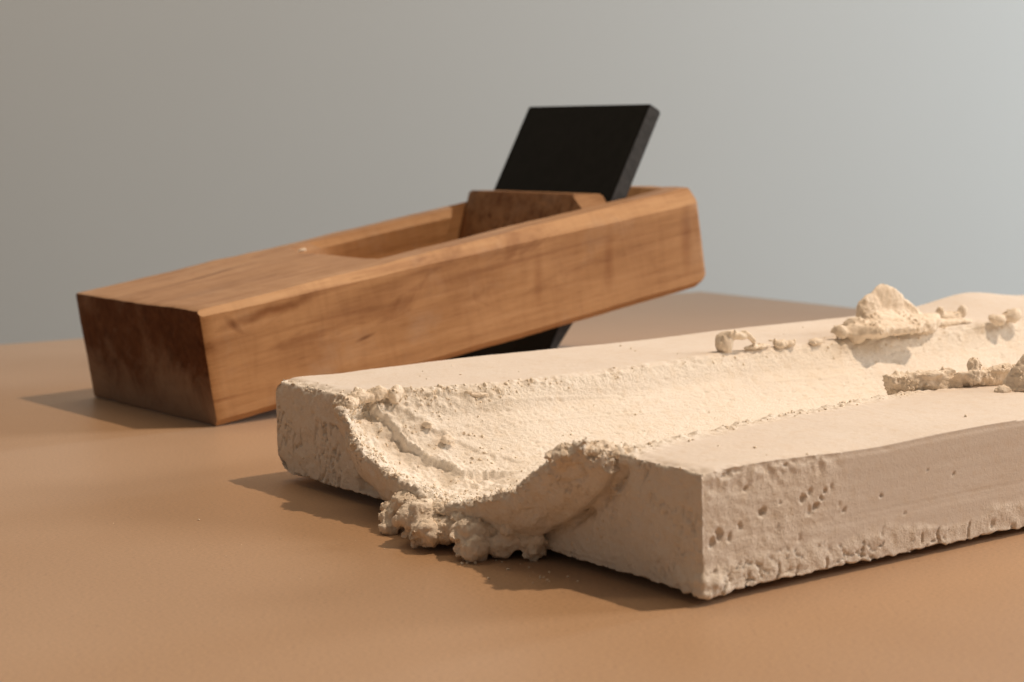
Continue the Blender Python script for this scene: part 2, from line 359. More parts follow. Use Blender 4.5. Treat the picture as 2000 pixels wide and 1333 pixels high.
def lip_source():
    Q, Nn, s = sec_path(); V = []; F = []
    jit = fbm(np.stack([s * 26, s * 0, s * 0], 1), 4, 3)
    jit2 = fbm(np.stack([s * 18, s * 0 + 5, s * 0], 1), 3, 31)
    delta = pl(s, [0, .06, .15, .3, .45, .6, .7, .82, .93, 1], [2.5, 4.2, 5.4, 5.6, 5.6, 8.2, 7.6, 6.8, 6.4, 5.4]) + 0.9 * jit
    inn = pl(s, [0, .08, .25, .4, .5, .58, .68, .8, .92, 1], [0.8, 2.6, 3.0, 2.2, 1.0, 2.0, 3.2, 3.6, 3.4, 2.6]) + 0.7 * jit2
    thk = pl(s, [0, .1, .3, .5, .7, 1], [2.8, 4.0, 4.2, 3.4, 3.6, 3.4]) + 0.4 * jit2
    upz = pl(s, [0, .85, 1], [0.6, 1.0, 0.7])
    K = 12; nS = len(s)
    for i in range(nS):
        d_, e_, t_ = delta[i], inn[i], thk[i]
        prof = [(9, 0.6), (3, -0.1 * e_ - 0.15), (-0.35 * d_, -0.45 * e_ - 0.3), (-0.75 * d_, -0.85 * e_ - 0.3), (-0.95 * d_, -1.0 * e_ - 0.05),
                (-1.0 * d_, -0.9 * e_ + 0.6), (-0.93 * d_, -0.65 * e_ + 0.42 * t_), (-0.68 * d_, -0.25 * e_ + 0.85 * t_), (-0.34 * d_, t_ * 1.12), (-0.5, t_ * 0.92), (4, t_ * 0.7), (9, t_ * 0.5)]
        for (xx, nn) in prof:
            y, z = Q[i] + Nn[i] * nn; k = max(0.0, -xx / max(d_, .1)); z += upz[i] * k * (1 if s[i] > .8 else .6 * (s[i] < .1))
            V.append((xx, y, z))
    for i in range(nS - 1):
        for j in range(K):
            a_, b_ = i * K + j, i * K + (j + 1) % K; F.append([a_, b_, b_ + K, a_ + K])
    F.append(list(range(K))[::-1]); F.append([(nS - 1) * K + j for j in range(K)])
    return np.array(V), F

def remeshed(parts, voxel):
    V = []; F = []; o = 0
    for v_, f_ in parts:
        V.append(v_); F += [[i + o for i in f] for f in f_]; o += len(v_)
    me = bpy.data.meshes.new('tmp'); me.from_pydata(np.concatenate(V).tolist(), [], F)
    bm = bmesh.new(); bm.from_mesh(me); bmesh.ops.recalc_face_normals(bm, faces=bm.faces[:]); bm.to_mesh(me); bm.free()
    ob = bpy.data.objects.new('tmp', me); COL.objects.link(ob)
    md = ob.modifiers.new('r', 'REMESH'); md.mode = 'VOXEL'; md.voxel_size = voxel; md.use_smooth_shade = True
    dg = bpy.context.evaluated_depsgraph_get(); dg.update()
    out = bpy.data.meshes.new_from_object(ob.evaluated_get(dg))
    bpy.data.objects.remove(ob); bpy.data.meshes.remove(me)
    return out

def seg_dist(px, py, pts):
    """distance from points to a polyline, signed side of it and fraction along it"""
    best = np.full(len(px), 1e9); side = np.zeros(len(px)); frac = np.zeros(len(px)); n_ = len(pts) - 1
    for i in range(n_):
        ax, ay = pts[i]; bx_, by_ = pts[i + 1]; dx, dy = bx_ - ax, by_ - ay; L2 = dx * dx + dy * dy
        t = np.clip(((px - ax) * dx + (py - ay) * dy) / L2, 0, 1)
        qx, qy = ax + t * dx, ay + t * dy; d = np.hypot(px - qx, py - qy); m_ = d < best
        best[m_] = d[m_]; side[m_] = np.sign(dx * (py - ay) - dy * (px - ax))[m_]; frac[m_] = ((i + t) / n_)[m_]
    return best, side, frac

TEAR_A = [(4, 96), (5.5, 92.5), (7.2, 88.8), (8.2, 84), (11.2, 82), (11.0, 77.5), (15.5, 76.8), (20, 75.5), (27, 73)]
TEAR_B = [(7, 95.5), (12.3, 90.1), (16.8, 85), (22, 79.5), (30, 74.5)]
PITS = []    # (x, z, radius, depth) on the long front face, filled below
for p in ((11.5, 10.6, .75, .8), (19.5, 11.6, .65, .6), (22.0, 10.1, .7, .8), (3.2, 8.4, .8, .7), (7.3, 9.2, .5, .4), (1.8, 7.6, .6, .5), (24, 12, .35, .5), (23.2, 11.2, .3, .5),
          (36, 10.0, .35, .5), (8.2, 14.4, .45, .5), (46, 12.7, .3, .4), (52, 11.2, .35, .4), (14.5, 8.3, .3, .4), (28, 8.8, .3, .3), (41, 6.2, .3, .4)): PITS.append(p)
def front_face_px(x, z): pass

CRUMB_SRC = []
def detail(me):
    P = co_get(me); P[:, 0] = unsquash(P[:, 0]); co_set(me, P); Nv = no_get(me)
    x, y, z = P[:, 0], P[:, 1], P[:, 2]
    far = sstep(60, 130, x)
    disp = np.zeros(len(P)); D = np.zeros_like(P)
    isT = sstep(0.55, 0.85, Nv[:, 2]); g = groove(x, y)
    ing = sstep(0.25, 1.2, g) * (z > 0.8) * (Nv[:, 2] > -0.05)
    end = sstep(0.5, 0.8, -Nv[:, 0]) * (1 - ing) ; side = sstep(0.5, 0.8, -Nv[:, 1]) * (y < 3)
    lip = sstep(0.3, -0.6, x)
    rail = isT * (1 - ing) * (1 - lip)
    # ---- general small relief
    n1 = fbm(P * 0.35, 4, 40); n2 = fbm(P * 1.3, 3, 50)
    disp += rail * (0.05 * n2 + 0.12 * fbm(P * 0.09, 2, 44))
    # ---- channel: fine crumbly drag texture, streaked along the drag
    Pst = P * np.array([0.55, 1.5, 1.5]); st = fbm(Pst, 4, 60, 0.6)
    gran, gv = worley(P * 0.75, 12); gr = np.clip(0.52 - gran, 0, 1) * (gv > 0.55)
    disp += ing * ((0.18 * st + 0.30 * gr + 0.08 * n1) * (1 - 0.55 * sstep(20, 45, x)) + 0.10 * fbm(P * 2.2, 2, 66) * (1 - far))
    pit, pv = worley(P * np.array([0.45, 0.8, 0.8]), 77); disp -= ing * 0.9 * np.clip(0.34 - pit, 0, 1) * (pv > 0.5)
    # long faint scrape lines down the channel
    scr = perlin(np.stack([x * 0.02, y * 1.1 + 0.03 * x, x * 0], 1), 64); disp += ing * 0.10 * sstep(0.2, 0.6, scr)
    # ---- torn layers near the front of the channel
    wob = 1.5 * fbm(P * 0.22, 5, 70, 0.6); wob2 = 0.8 * fbm(P * 0.4 + 9, 4, 71)
    for pts, amp, sd in ((TEAR_A, 1.9, 1), (TEAR_B, 0.55, 2)):
        px = x + (wob if sd == 1 else wob2) * 1.1; py = y + wob2 * 1.1
        d, s_, fr = seg_dist(px, py, pts); sd_ = s_ * d
        am = ing * amp * sstep(1.0, 0.72, fr) * (0.75 + 0.6 * wob)
        disp -= am * sstep(0.3, -0.3, sd_) * sstep(-15, -3, sd_) * (fr > 0)
        disp += am * 0.35 * np.exp(-((sd_ - 0.5) / 0.7) ** 2) * (0.5 + 2 * n2)
    # ---- crumbly rims
    wr, wv = worley(P * 0.62 + 3, 21); crumb = np.clip(0.62 - wr, 0, 1)
    wr2, _ = worley(P * 1.25 + 3, 22); crumb2 = np.clip(0.6 - wr2, 0, 1) * (1 - far)
    rl = np.exp(-((y - rim_l(x) + 0.2) / pl(x, [0, 14, 30, 60, 262], [3.4, 1.9, 1.1, 1.0, 1.8])) ** 2) * pl(x, [0, 15, 28, 45, 262], [1.4, .9, .6, .35, .5])
    rr = np.exp(-((y - rim_r(x) + 1.0) / pl(x, [0, 12, 30, 262], [3.2, 2.2, 2.2, 2.6])) ** 2) * pl(x, [0, 8, 20, 50, 262], [1.6, 1.0, .6, .7, .8])
    rims = (rl + rr) * sstep(-0.2, .5, Nv[:, 2] + 0.3) * (z > 12)
    disp += rims * (1.3 * crumb * (wv > 0.25) + 0.55 * crumb2 + 0.55 * fbm(P * 0.3, 3, 80))
    # ledge under the left rim
    led = np.exp(-((y - rim_l(x) + 3.0) / 1.1) ** 2) * sstep(10, 16, x) * (1 - 0.6 * far); disp -= led * 0.45
    # ---- the lip
    edge = lip * sstep(0.0, 0.55, Nv[:, 2] + 0.35 * perlin(P * 0.25, 81))
    disp += lip * (0.38 * n1 + 0.10 * n2) + edge * (1.0 * crumb * (wv > 0.35) + 0.55 * crumb2 + 0.25 * st)
    disp += ing * sstep(9, 1, x) * (0.5 * crumb * (wv > 0.6) + 0.35 * crumb2) 
    # ---- end face: chipped top edge, tears, pits
    disp += end * (0.22 * n1 + 0.10 * n2)
    ck = np.abs(perlin(P * np.array([0.5, 0.62, 0.17]) + np.array([0, 0.12, 0]) * z[:, None], 90)); ckm = sstep(-0.05, 0.35, perlin(P * np.array([.2, .11, .2]), 91) + 0.25 * (y > 90))
    disp -= end * 1.15 * sstep(0.055, 0.0, ck) * ckm * (z < 12) * (y > 84)
    disp -= end * 0.45 * sstep(0.05, 0.0, ck) * ckm * (y < 40)
    pe, pev = worley(P * 0.7, 95); disp -= end * 1.3 * np.clip(0.30 - pe, 0, 1) * (pev > 0.45)
    Qp = sec_path()[0]; near = (np.abs(x) < 3.0) & (y < 60); dq = np.full(len(P), 9.0); yz = P[near][:, 1:]
    dq[near] = np.sqrt(((yz[:, None, :] - Qp[None, 45:, :]) ** 2).sum(-1)).min(1)
    crev = np.exp(-((dq - 3.9 - 0.6 * n1) / 0.8) ** 2) * sstep(3, 7, z + 2 * n1) * (z < 16.5) * (x > -1.2) * (0.6 + 1.2 * np.clip(fbm(P * .35, 3, 130), -.3, 1)); D[:, 0] += 1.9 * crev
    dk, _, fk = seg_dist(y + 0.4 * n2, z + 0.4 * n2, [(21.5, 16.6), (21.2, 14.5), (23.5, 13.9), (27.0, 13.2)]); disp -= end * 0.8 * np.exp(-(dk / 0.28) ** 2) * (1 - 0.6 * fk)
    chip = sstep(HT - 0.8 - 5.0 * np.clip(fbm(P * np.array([.2, .22, .2]), 3, 96) + 0.12, 0, 1), HT, z) * sstep(4, 0.2, x) * (y > 96)
    disp -= chip * (0.9 + 1.3 * n1 + 1.0 * crumb)
    chr_ = sstep(HT - 0.8, HT, z) * sstep(3, 0.2, x) * (y < 20); disp -= chr_ * (0.35 + 0.9 * fbm(P * 0.25, 3, 97))
    # back-left vertical corner worn round and chipped at its foot
    cor = np.exp(-((WID - y) / 3.0) ** 2 - (x / 3.0) ** 2); disp -= cor * (0.15 + 1.8 * sstep(3.5, 0.5, z) + 0.9 * sstep(HT - 3, HT, z) + 0.4 * n1)
    # ---- long front face
    sm = fbm(np.stack([x * 0.06, z * 0.5, x * 0], 1), 3, 100)
    pit_zone = side * sstep(36, 12, x + 9 * fbm(P * 0.12, 2, 127))
    disp += side * 0.04 * sm + pit_zone * (0.24 * fbm(P * np.array([.35, .5, .5]), 5, 101, 0.6) - 0.45 * sstep(0.30, 0.52, fbm(P * 0.5 + 4, 3, 102)) - 0.45 * sstep(12.5, 16, z + n1) * np.clip(fbm(P * 0.5 + 2, 3, 126) + .2, 0, 1))
    wx = x + 0.5 * perlin(P * 0.9, 120); wz = z + 0.5 * perlin(P * 0.9, 121)
    for (px, pz, r_, dp) in PITS:
        k = np.clip(1 - (((wx - px) * 1.1) ** 2 + ((wz - pz) * (0.8 + 0.5 * ((px * 7.3) % 1))) ** 2) / (r_ * r_), 0, 1); D[:, 1] += side * dp * 1.1 * np.sqrt(k)
    # seam line from casting, then the cracked lower band
    zl = 6.4 + 0.5 * perlin(np.stack([x * 0.03, x * 0, x * 0], 1), 103)
    disp += side * 0.05 * sstep(0.35, -0.35, z - zl) - side * 0.035 * np.exp(-((z - zl - 1.2) / 0.18) ** 2)
    band = side * sstep(5.0, 3.2, z + 3.2 * fbm(P * np.array([.09, .1, .16]), 3, 104))
    ridg = np.abs(perlin(P * np.array([.22, .3, .30]), 105) + 0.3 * perlin(P * .7, 106)); rmask = sstep(-0.1, 0.25, perlin(P * np.array([.12, .1, .2]), 109))
    disp -= band * 0.65 * sstep(0.045, 0.0, ridg) * rmask
    crk = np.abs(((x + 1.3 * perlin(np.stack([x * .08, z * .35, x * 0], 1), 122) + 5.5 * perlin(np.stack([x * .11, x * 0, x * 0], 1), 123)) / 5.3) % 1 - 0.5) * 5.3
    disp -= side * 0.75 * sstep(0.22, 0.05, crk) * sstep(2.6, 1.6, z + 3.2 * perlin(np.stack([x * .23, x * 0, x * 0], 1), 124))
    disp += band * (0.14 * n1 + 0.22 * np.clip(fbm(P * 0.45, 3, 125), -.3, 1))
    # ---- ragged lower edges all round
    low = sstep(1.1, 0.0, z) * np.clip(end + side + (y < 1.5) + (x < 1.5) * (x > -1), 0, 1)
    rag = fbm(P * np.array([.5, .5, .2]), 3, 110)
    D[:, 2] += low * np.clip(0.12 + 0.6 * rag, 0, 0.9)
    # crumbling foot of the near corner
    foot = np.exp(-((x - 1.5) / 4.0) ** 2 - (y / 4.5) ** 2 - ((z - 0.8) / 2.2) ** 2); disp += foot * (0.5 + 1.0 * n1 + 0.6 * crumb)
    # long top edge of the front face: small nicks
    nick = sstep(HT - 1.3, HT - .4, z) * sstep(1.4, 0.3, y); nk = nick * (0.10 + 0.6 * np.clip(fbm(P * np.array([.22, .3, .3]), 3, 111) - .05, 0, 1) * sstep(60, 20, x)); D[:, 1] += nk; D[:, 2] -= nk
    # the front long edge bows a little downward towards the frame's right
    D[:, 2] -= 0.65 * sstep(9, 0, y) * np.clip(z / HT, 0, 1) ** 2 * bump1(x, 34, 14)
    P2 = P + Nv * disp[:, None] + D
    rgh = np.clip(0.12 + ing * 0.75 + end * 0.55 + lip * 0.6 + rims * 1.2 + band * 0.4 + pit_zone * 0.45 + chip + foot, 0, 1)
    at = me.attributes.new('rough', 'FLOAT', 'POINT'); at.data.foreach_set('value', rgh.astype(np.float32))
    gr_w = np.clip(rims * 0.5 * (z > 11), 0, 1) ** 1.3 + edge * 0.9 * (Nv[:, 2] > -0.1) + 0.10 * ing * sstep(30, 6, x) + 0.02 * ing * sstep(90, 20, x) + chip * 0.35 + 0.0025 * rail
    CRUMB_SRC.append((P2, Nv, gr_w * np.where(x > KN, 1 / KF, 1.0)))
    co_set(me, P2)
    me.polygons.foreach_set('use_smooth', np.ones(len(me.polygons), bool)); me.update()
    return me

me = remeshed([slab_source(), lip_source()], 0.27)
me.name = 'slab_body'; detail(me); me.materials.clear(); me.materials.append(M_plaster)
print('slab verts', len(me.vertices))
o = bpy.data.objects.new('slab_body', me); COL.objects.link(o); o.parent = root

# ------------------------------------------------------------------ lumps of plaster
def lump(name, blobs, voxel, seed, rough=0.5, crumbs=0.4, parent=None, fine=0.1, facets=0, hulls=(), knobs=0):
    """ellipsoids (centre, radii, turn) and convex hulls of points, in slab millimetres, fused, broken into facets and roughened"""
    parts = []; rs_ = np.random.RandomState(seed); extra = []
    for (c, r, *rot) in blobs[:2]:
        for _ in range(knobs):
            q = rs_.normal(size=3); q /= np.linalg.norm(q); q[0] = -abs(q[0]); k = rs_.uniform(0.7, 1.5)
            extra.append((tuple(np.array(c) + q * np.array(r) * 0.85), (k * rs_.uniform(.6, 1.3), k * rs_.uniform(.6, 1.3), k * rs_.uniform(.5, 1.0)), rs_.uniform(0, 180), rs_.uniform(-40, 40)))
    blobs = list(blobs) + extra
    for (c, r, *rot) in blobs:
        bm = bmesh.new(); bmesh.ops.create_icosphere(bm, subdivisions=4, radius=1.0)
        R = Matrix.Rotation(math.radians(rot[0]) if rot else 0, 3, 'Z') @ Matrix.Rotation(math.radians(rot[1]) if len(rot) > 1 else 0, 3, 'Y')
        V = np.array([tuple(R @ Vector((v.co.x * r[0], v.co.y * r[1], v.co.z * r[2]))) for v in bm.verts])
        for _ in range(facets):
            q = rs_.normal(size=3); q /= np.linalg.norm(q); h = V @ q; t = h.max() * rs_.uniform(0.55, 0.9); V -= np.outer(np.maximum(h - t, 0) * 0.75, q)
        V += np.array(c)
        F = [[v.index for v in f.verts] for f in bm.faces]; bm.free(); parts.append((V, F))
    for pts_ in hulls:
        bm = bmesh.new()
        for p in pts_: bm.verts.new(p)
        r_ = bmesh.ops.convex_hull(bm, input=bm.verts[:]); bmesh.ops.delete(bm, geom=[g_ for g_ in r_['geom_interior'] if isinstance(g_, bmesh.types.BMVert)], context='VERTS')
        bm.verts.index_update(); parts.append((np.array([tuple(v.co) for v in bm.verts]), [[v.index for v in f.verts] for f in bm.faces])); bm.free()
    me = remeshed(parts, voxel)
    P = co_get(me); q = seed * 3.7; Nv = no_get(me)
    if hulls:                                    # wear the hull's arrises
        bm = bmesh.new(); bm.from_mesh(me)
        for _ in range(2): bmesh.ops.smooth_vert(bm, verts=bm.verts, factor=0.5, use_axis_x=True, use_axis_y=True, use_axis_z=True)
        bm.to_mesh(me); bm.free(); P = co_get(me); Nv = no_get(me)
    ext = P.max(0) - P.min(0); sc = float(np.median(ext)) * 0.35
    d = rough * fbm((P + q) * (0.9 / sc), 4, seed, 0.55) * sc * 0.55 - rough * 0.2 * sc * sstep(0.35, 0.8, fbm((P + q) * (0.6 / sc), 2, seed + 3, ridged=True))
    wr, wv = worley((P + q) * 0.8, seed + 5); wr2, _ = worley((P + q) * 1.6, seed + 6)
    cm = sstep(-0.3, 0.4, perlin((P + q) * (0.7 / sc), seed + 9))
    d += crumbs * cm * (0.9 * np.clip(0.6 - wr, 0, 1) * (wv > 0.3) + 0.45 * np.clip(0.6 - wr2, 0, 1)) + fine * (1.3 * fbm((P + q) * 1.2, 4, seed + 7, 0.6) - 0.9 * sstep(0.12, 0.0, np.abs(perlin((P + q) * 0.55, seed + 8))))
    P = P + Nv * d[:, None]
    co_set(me, P); me.polygons.foreach_set('use_smooth', np.ones(len(me.polygons), bool)); me.update()
    at = me.attributes.new('rough', 'FLOAT', 'POINT'); at.data.foreach_set('value', np.full(len(P), 0.75, np.float32))
    me.name = name; me.materials.clear(); me.materials.append(M_warm_torn)
    if crumbs > 0.3 and parent is not plane_flag: CRUMB_SRC.append((P, Nv, cm * 0.5 * (voxel / 0.27) ** 2))
    o = bpy.data.objects.new(name, me); COL.objects.link(o)
    if parent is not None: o.parent = parent
    else: o.matrix_world = M_block
    return o
plane_flag = object()
# lumps hanging from the torn front of the slab (parts of it)
CL = [
    ([((-7.0, 71.0, 0.7), (1.9, 1.8, 1.7), 0), ((-8.4, 70, -0.3), (1.3, 1.3, 1.2), 0), ((-6.4, 73, 1.8), (1.6, 1.6, 1.2), 20), ((-3.5, 70, 2.2), (3.6, 2.6, 1.8), 0), ((-7.2, 66.5, 1.6), (1.8, 2.2, 1.2), 0)], 11, .5, .8, 0, ()),
    ([((-8.8, 59.5, 2.1), (3.9, 4.7, 3.8), 10), ((-10.2, 56, 0.9), (3.0, 3.8, 2.5), 0), ((-5.5, 63, 1.5), (4, 3, 2.4), 0), ((-5, 63, 3.4), (3.6, 4.6, 1.7), 0)], 12, .55, .4, 6, ()),
    ([((-5.5, 55, 4.4), (3.4, 4.6, 1.2), 0), ((-6.5, 50, 4.0), (2.8, 3.4, 1.2), -10), ((-5, 68, 3.9), (3.2, 4.5, 1.4), 0)], 13, .5, .8, 0, ()),
    ([((-7.4, 47.2, 1.5), (4.0, 4.3, 3.5), 0), ((-8.6, 44.5, 0.3), (2.6, 2.6, 2.2), 0), ((-7.6, 53.5, 1.3), (3.2, 3.4, 2.8), 0), ((-4, 50, 2), (4, 4, 2.4), 0)], 14, .55, .4, 6, ()),
    ([((-3.2, 41.0, 2.2), (2.5, 2.6, 3.2), 20), ((-1.5, 38.5, 0.9), (2.6, 3.0, 2.4), 0), ((-4.8, 42.5, 0.4), (2.4, 2.4, 2.0), 0), ((-3.8, 40.8, 4.6), (2.2, 2.0, 2.4), 0)], 15, .55, .4, 5, ()),
    ([((0, 42, 1.2), (5, 6, 1.6), 0), ((-1, 55, 1.5), (6, 9, 2.6), 0), ((0, 68, 1.5), (6, 9, 2.6), 0), ((-4.2, 69, 2.6), (3.8, 6.0, 2.3), 0), ((-5.5, 61, 3.2), (3.6, 6.0, 1.9), 0), ((-5.2, 53, 2.8), (3.8, 6.0, 2.2), 0), ((-3.8, 45.5, 2.2), (3.8, 4.0, 2.3), 0)], 16, .5, .35, 5, ()),
    ([((-5.4, 26.6, 15.6), (1.8, 2.2, 2.2), 0), ((-5.2, 24.0, 17.6), (2.2, 2.8, 1.8), 0), ((-3.0, 22.5, 18.4), (2.6, 2.6, 1.4), 0), ((-2.0, 21.0, 18.3), (3.2, 2.4, 1.2), 0), ((1.2, 18.8, 17.7), (2.4, 1.8, 1.3), 0)], 17, .5, .9, 3, ()),
    ([((2.5, 96.0, 17.6), (3.4, 2.0, 1.4), 0), ((-1.5, 95.5, 17.0), (2.2, 2.2, 1.6), 0), ((5.5, 95.5, 17.9), (2.6, 1.7, 1.3), 0)], 18, .45, .9, 3, ()),
]
for blobs, sd, ro, cr, fa, hu in CL: lump('clump', blobs, 0.24, sd, ro, cr, root, 0.2, fa, hu, 7 if sd in (11, 12, 14, 15, 17) else 2)

# ------------------------------------------------------------------ loose pieces lying on the slab (things of their own)
T = HT
def loose(name, label, cat, blobs, seed, rough, crumbs, voxel=0.35, group=None, facets=0, hulls=()):
    if name == 'plaster_fragment': group = 'plaster fragments along the back rail'
    o = lump(name, blobs, voxel, seed, rough, crumbs, None, 0.12, facets, hulls); tag(o, label, cat, group); return o
loose('plaster_mound', 'tall peaked mound of torn plaster on the back rail of the slab, the largest piece', 'plaster lump',
      [((128, 91.5, T + 1.4), (5, 3.6, 1.5), -10), ((157, 97, T + 0.3), (10, 4, 1.2), 0), ((122.5, 95, T + 1.3), (2.0, 2.2, 1.9), 0), ((126, 93.5, T + 1.0), (2.6, 2.4, 2.2), 0), ((148, 95, T + 1), (8, 4, 2.4), 0), ((147, 98.5, T + 3.0), (6.5, 2.4, 2.8), 0, 28), ((127.5, 96, T + 2.0), (3, 3, 2.4), 0)], 31, .24, .9, 0.32, facets=6,
      hulls=([(131.5, 101, T - 1), (130.5, 96, T - 1), (131.5, 98.5, T + 6.9), (133, 97.5, T + 7.9), (138.6, 98.5, T + 11.0), (140.0, 97.6, T + 10.4), (139, 100.5, T + 7.4), (149, 98.5, T + 5.6), (148, 96, T + 4.4), (156, 99, T - .5), (150, 95, T - .5)],
             [(132, 97, T + 4.0), (133, 93, T + 3.8), (139, 91.5, T + 3.0), (150, 94, T + 2.0), (131, 92, T - .5), (146, 90.5, T - .5), (140, 98, T + 5.5)],
             [(122.5, 97, T - .5), (124, 92, T + .6), (123, 95, T + 3.0), (130, 95, T + 3.8), (131, 88.5, T + 2.0), (139, 87, T + 1.4), (143, 89, T + 2.6), (141, 92, T + 3.6), (132, 88.5, T + 0.2), (140, 88, T + .2)]))
loose('plaster_curl', 'small hooked curl of plaster arching over the back rim of the channel', 'plaster lump',
      [((89.5, 95.6, T + 1.8), (2.0, 2.0, 2.4), 0), ((92, 94.8, T + 3.3), (3.0, 1.8, 0.9), 0, 15), ((95.3, 94.2, T + 2.7), (2.4, 1.0, 0.6), 0, 40), ((98, 94.8, T + 0.3), (4, 1.2, 0.5), 0)], 32, .3, .35)
loose('plaster_ridge', 'long low crumbly ridge of plaster with a knob on the front rim of the channel', 'plaster lump',
      [((87.6, 27, T + 3.9), (1.7, 1.2, 1.5), 0, 35), ((86.6, 26.4, T + 2.4), (1.6, 1.3, 1.4), 0), ((93, 25.5, T + 3.0), (2.6, 1.6, 1.1), 0), ((79, 29, T + 3.2), (2.6, 1.6, .8), 0)], 33, .30, 1.15, 0.22, facets=0,
      hulls=([(70.5, 33, T + 3.3), (73.0, 31.5, T - .8), (71.5, 31.0, T + 3.1), (84, 28.2, T + 3.7), (85, 26.5, T - .5), (84.5, 31, T + 3.4), (73, 34.5, T - 1)],
             [(82, 30, T - 1), (82, 27.0, T + 3.3), (98, 23.5, T + 3.0), (98, 27, T + 3.8), (100, 22.5, T - .5), (98, 29, T - 1)]))
loose('plaster_cone', 'steep cone shaped plaster lump on the front rim at the right edge of the photo', 'plaster lump',
      [((86.5, 19.5, T + 0.4), (1.6, 1.3, 0.9), 0)], 34, .28, .75, 0.25, facets=0,
      hulls=([(86.5, 22, T - .5), (89.0, 16.0, T + .8), (89.3, 19, T + 5.2), (91.0, 18.5, T + 7.0), (96, 19, T + 6.4), (104, 23, T - .5), (101, 15.5, T - .5), (92, 16.5, T - .5), (110, 20, T)],))
loose('plaster_fragment', 'small plaster fragment shaped like an open claw, behind the tall mound', 'plaster lump',
      [((165, 102, T + 0.7), (4.4, 2.0, 1.3), 0), ((162, 102, T + 1.8), (1.1, 1.0, 1.6), 0), ((168.4, 101, T + 1.8), (1.2, 1.0, 1.6), 0)], 35, .35, .4)
loose('plaster_fragment', 'double humped plaster fragment on the back rim near the right edge', 'plaster lump',
      [((168.5, 90.5, T + 0.6), (2.6, 2.2, 1.3), 0), ((173, 90.5, T + 1.4), (2.8, 2.2, 1.8), 0)], 36, .3, .4, facets=6)
loose('plaster_fragment', 'small ragged fragment just right of the hooked curl on the back rim', 'plaster lump',
      [((104.5, 94.6, T + 0.3), (1.8, 1.3, 1.0), 0), ((107.1, 94.3, T + 0.2), (1.2, 1.1, 0.8), 0), ((103.2, 95, T + 0.9), (.5, .5, 1.0), 0)], 37, .5, .5)
loose('plaster_fragment', 'tiny low fragment midway between the hooked curl and tall mound', 'plaster lump',
      [((114.5, 94.3, T), (1.9, 1.2, 0.8), 0)], 38, .5, .4)
loose('plaster_pebble', 'round plaster pebble in the channel beside the second tear line', 'plaster lump', [((14.0, 86.0, 9.6), (1.5, 1.3, 0.9), 20)], 39, .3, .2, 0.2, facets=5)
loose('plaster_pebble', 'smaller pointed plaster pebble just left of the round one in the channel', 'plaster lump', [((12.2, 89.6, 12.2), (0.8, 1.3, 0.7), 30)], 43, .3, .2, 0.2, facets=5)
loose('plaster_flake', 'flat curved plaster flake on the inner slope under the back rim', 'plaster lump', [((23.0, 92.2, 16.8), (0.9, .6, 0.4), -20, 0), ((25.0, 91.6, 16.1), (1.9, .45, 0.35), -12, 0)], 40, .3, .1, 0.17)
loose('plaster_block', 'blocky torn plaster piece at the left front corner of the channel', 'plaster lump', [((8.3, 94.5, T - 0.6), (2.3, 1.5, 1.9), 20), ((4.5, 96, T - .2), (1.8, 1.6, 1.0), 0)], 41, .4, .6, 0.22, facets=8)

def scatter_crumbs(name, pts, label, seed, mm=True):
    rs = np.random.RandomState(seed); V = []; F = []; o = 0
    bm = bmesh.new(); bmesh.ops.create_icosphere(bm, subdivisions=1, radius=1.0); base = np.array([tuple(v.co) for v in bm.verts]); fb = [[v.index for v in f.verts] for f in bm.faces]; bm.free()
    for (x, y, z, r) in pts:
        v_ = base * (1 + 0.28 * rs.normal(size=(len(base), 1))) * r * rs.uniform(0.6, 1.3, 3)
        V.append(v_ + np.array([x, y, z + r * 0.35])); F += [[i + o for i in f] for f in fb]; o += len(base)
    ob = mesh_obj(name, np.concatenate(V), F, M_warm_torn, None, True); ob.matrix_world = M_block
    at = ob.data.attributes.new('rough', 'FLOAT', 'POINT'); at.data.foreach_set('value', np.full(len(ob.data.vertices), 0.9, np.float32))
    tag(ob, label, 'plaster crumbs', kind='stuff'); return ob
rs = np.random.RandomState(5); pts = []
Pc = np.concatenate([c[0] for c in CRUMB_SRC]); Nc = np.concatenate([c[1] for c in CRUMB_SRC]); Wc = np.concatenate([c[2] for c in CRUMB_SRC])
Wc = Wc * (Pc[:, 0] < 185); clus = sstep(-0.25, 0.45, perlin(Pc * 0.22, 300)) + 0.15; Wc = Wc * clus
pick = rs.choice(len(Pc), 5200, p=Wc / Wc.sum(), replace=False)
for i in pick:
    r = min(0.10 + abs(rs.normal()) * 0.13, 0.6)
    p = Pc[i] + Nc[i] * r * 0.02; pts.append((p[0], p[1], p[2] - r * 0.35, r))
scatter_crumbs('plaster_crumbs', pts, 'loose pale plaster crumbs scattered along both rims of the channel', 3)
pts = []
for k in range(30):
    pts.append((rs.uniform(-12, -3), rs.uniform(22, 50), -2.6, abs(rs.normal()) * 0.12 + 0.08))
for k in range(14): pts.append((rs.uniform(-45, -14), rs.uniform(30, 110), -1.75, abs(rs.normal()) * 0.08 + 0.06))
pts = [(x, y, -1.412 + 0.0054 * x - 0.003 * y, r) for (x, y, z, r) in pts]
scatter_crumbs('fallen_crumbs', pts, 'tiny white plaster crumbs fallen on the brown board in the slab shadow', 4)

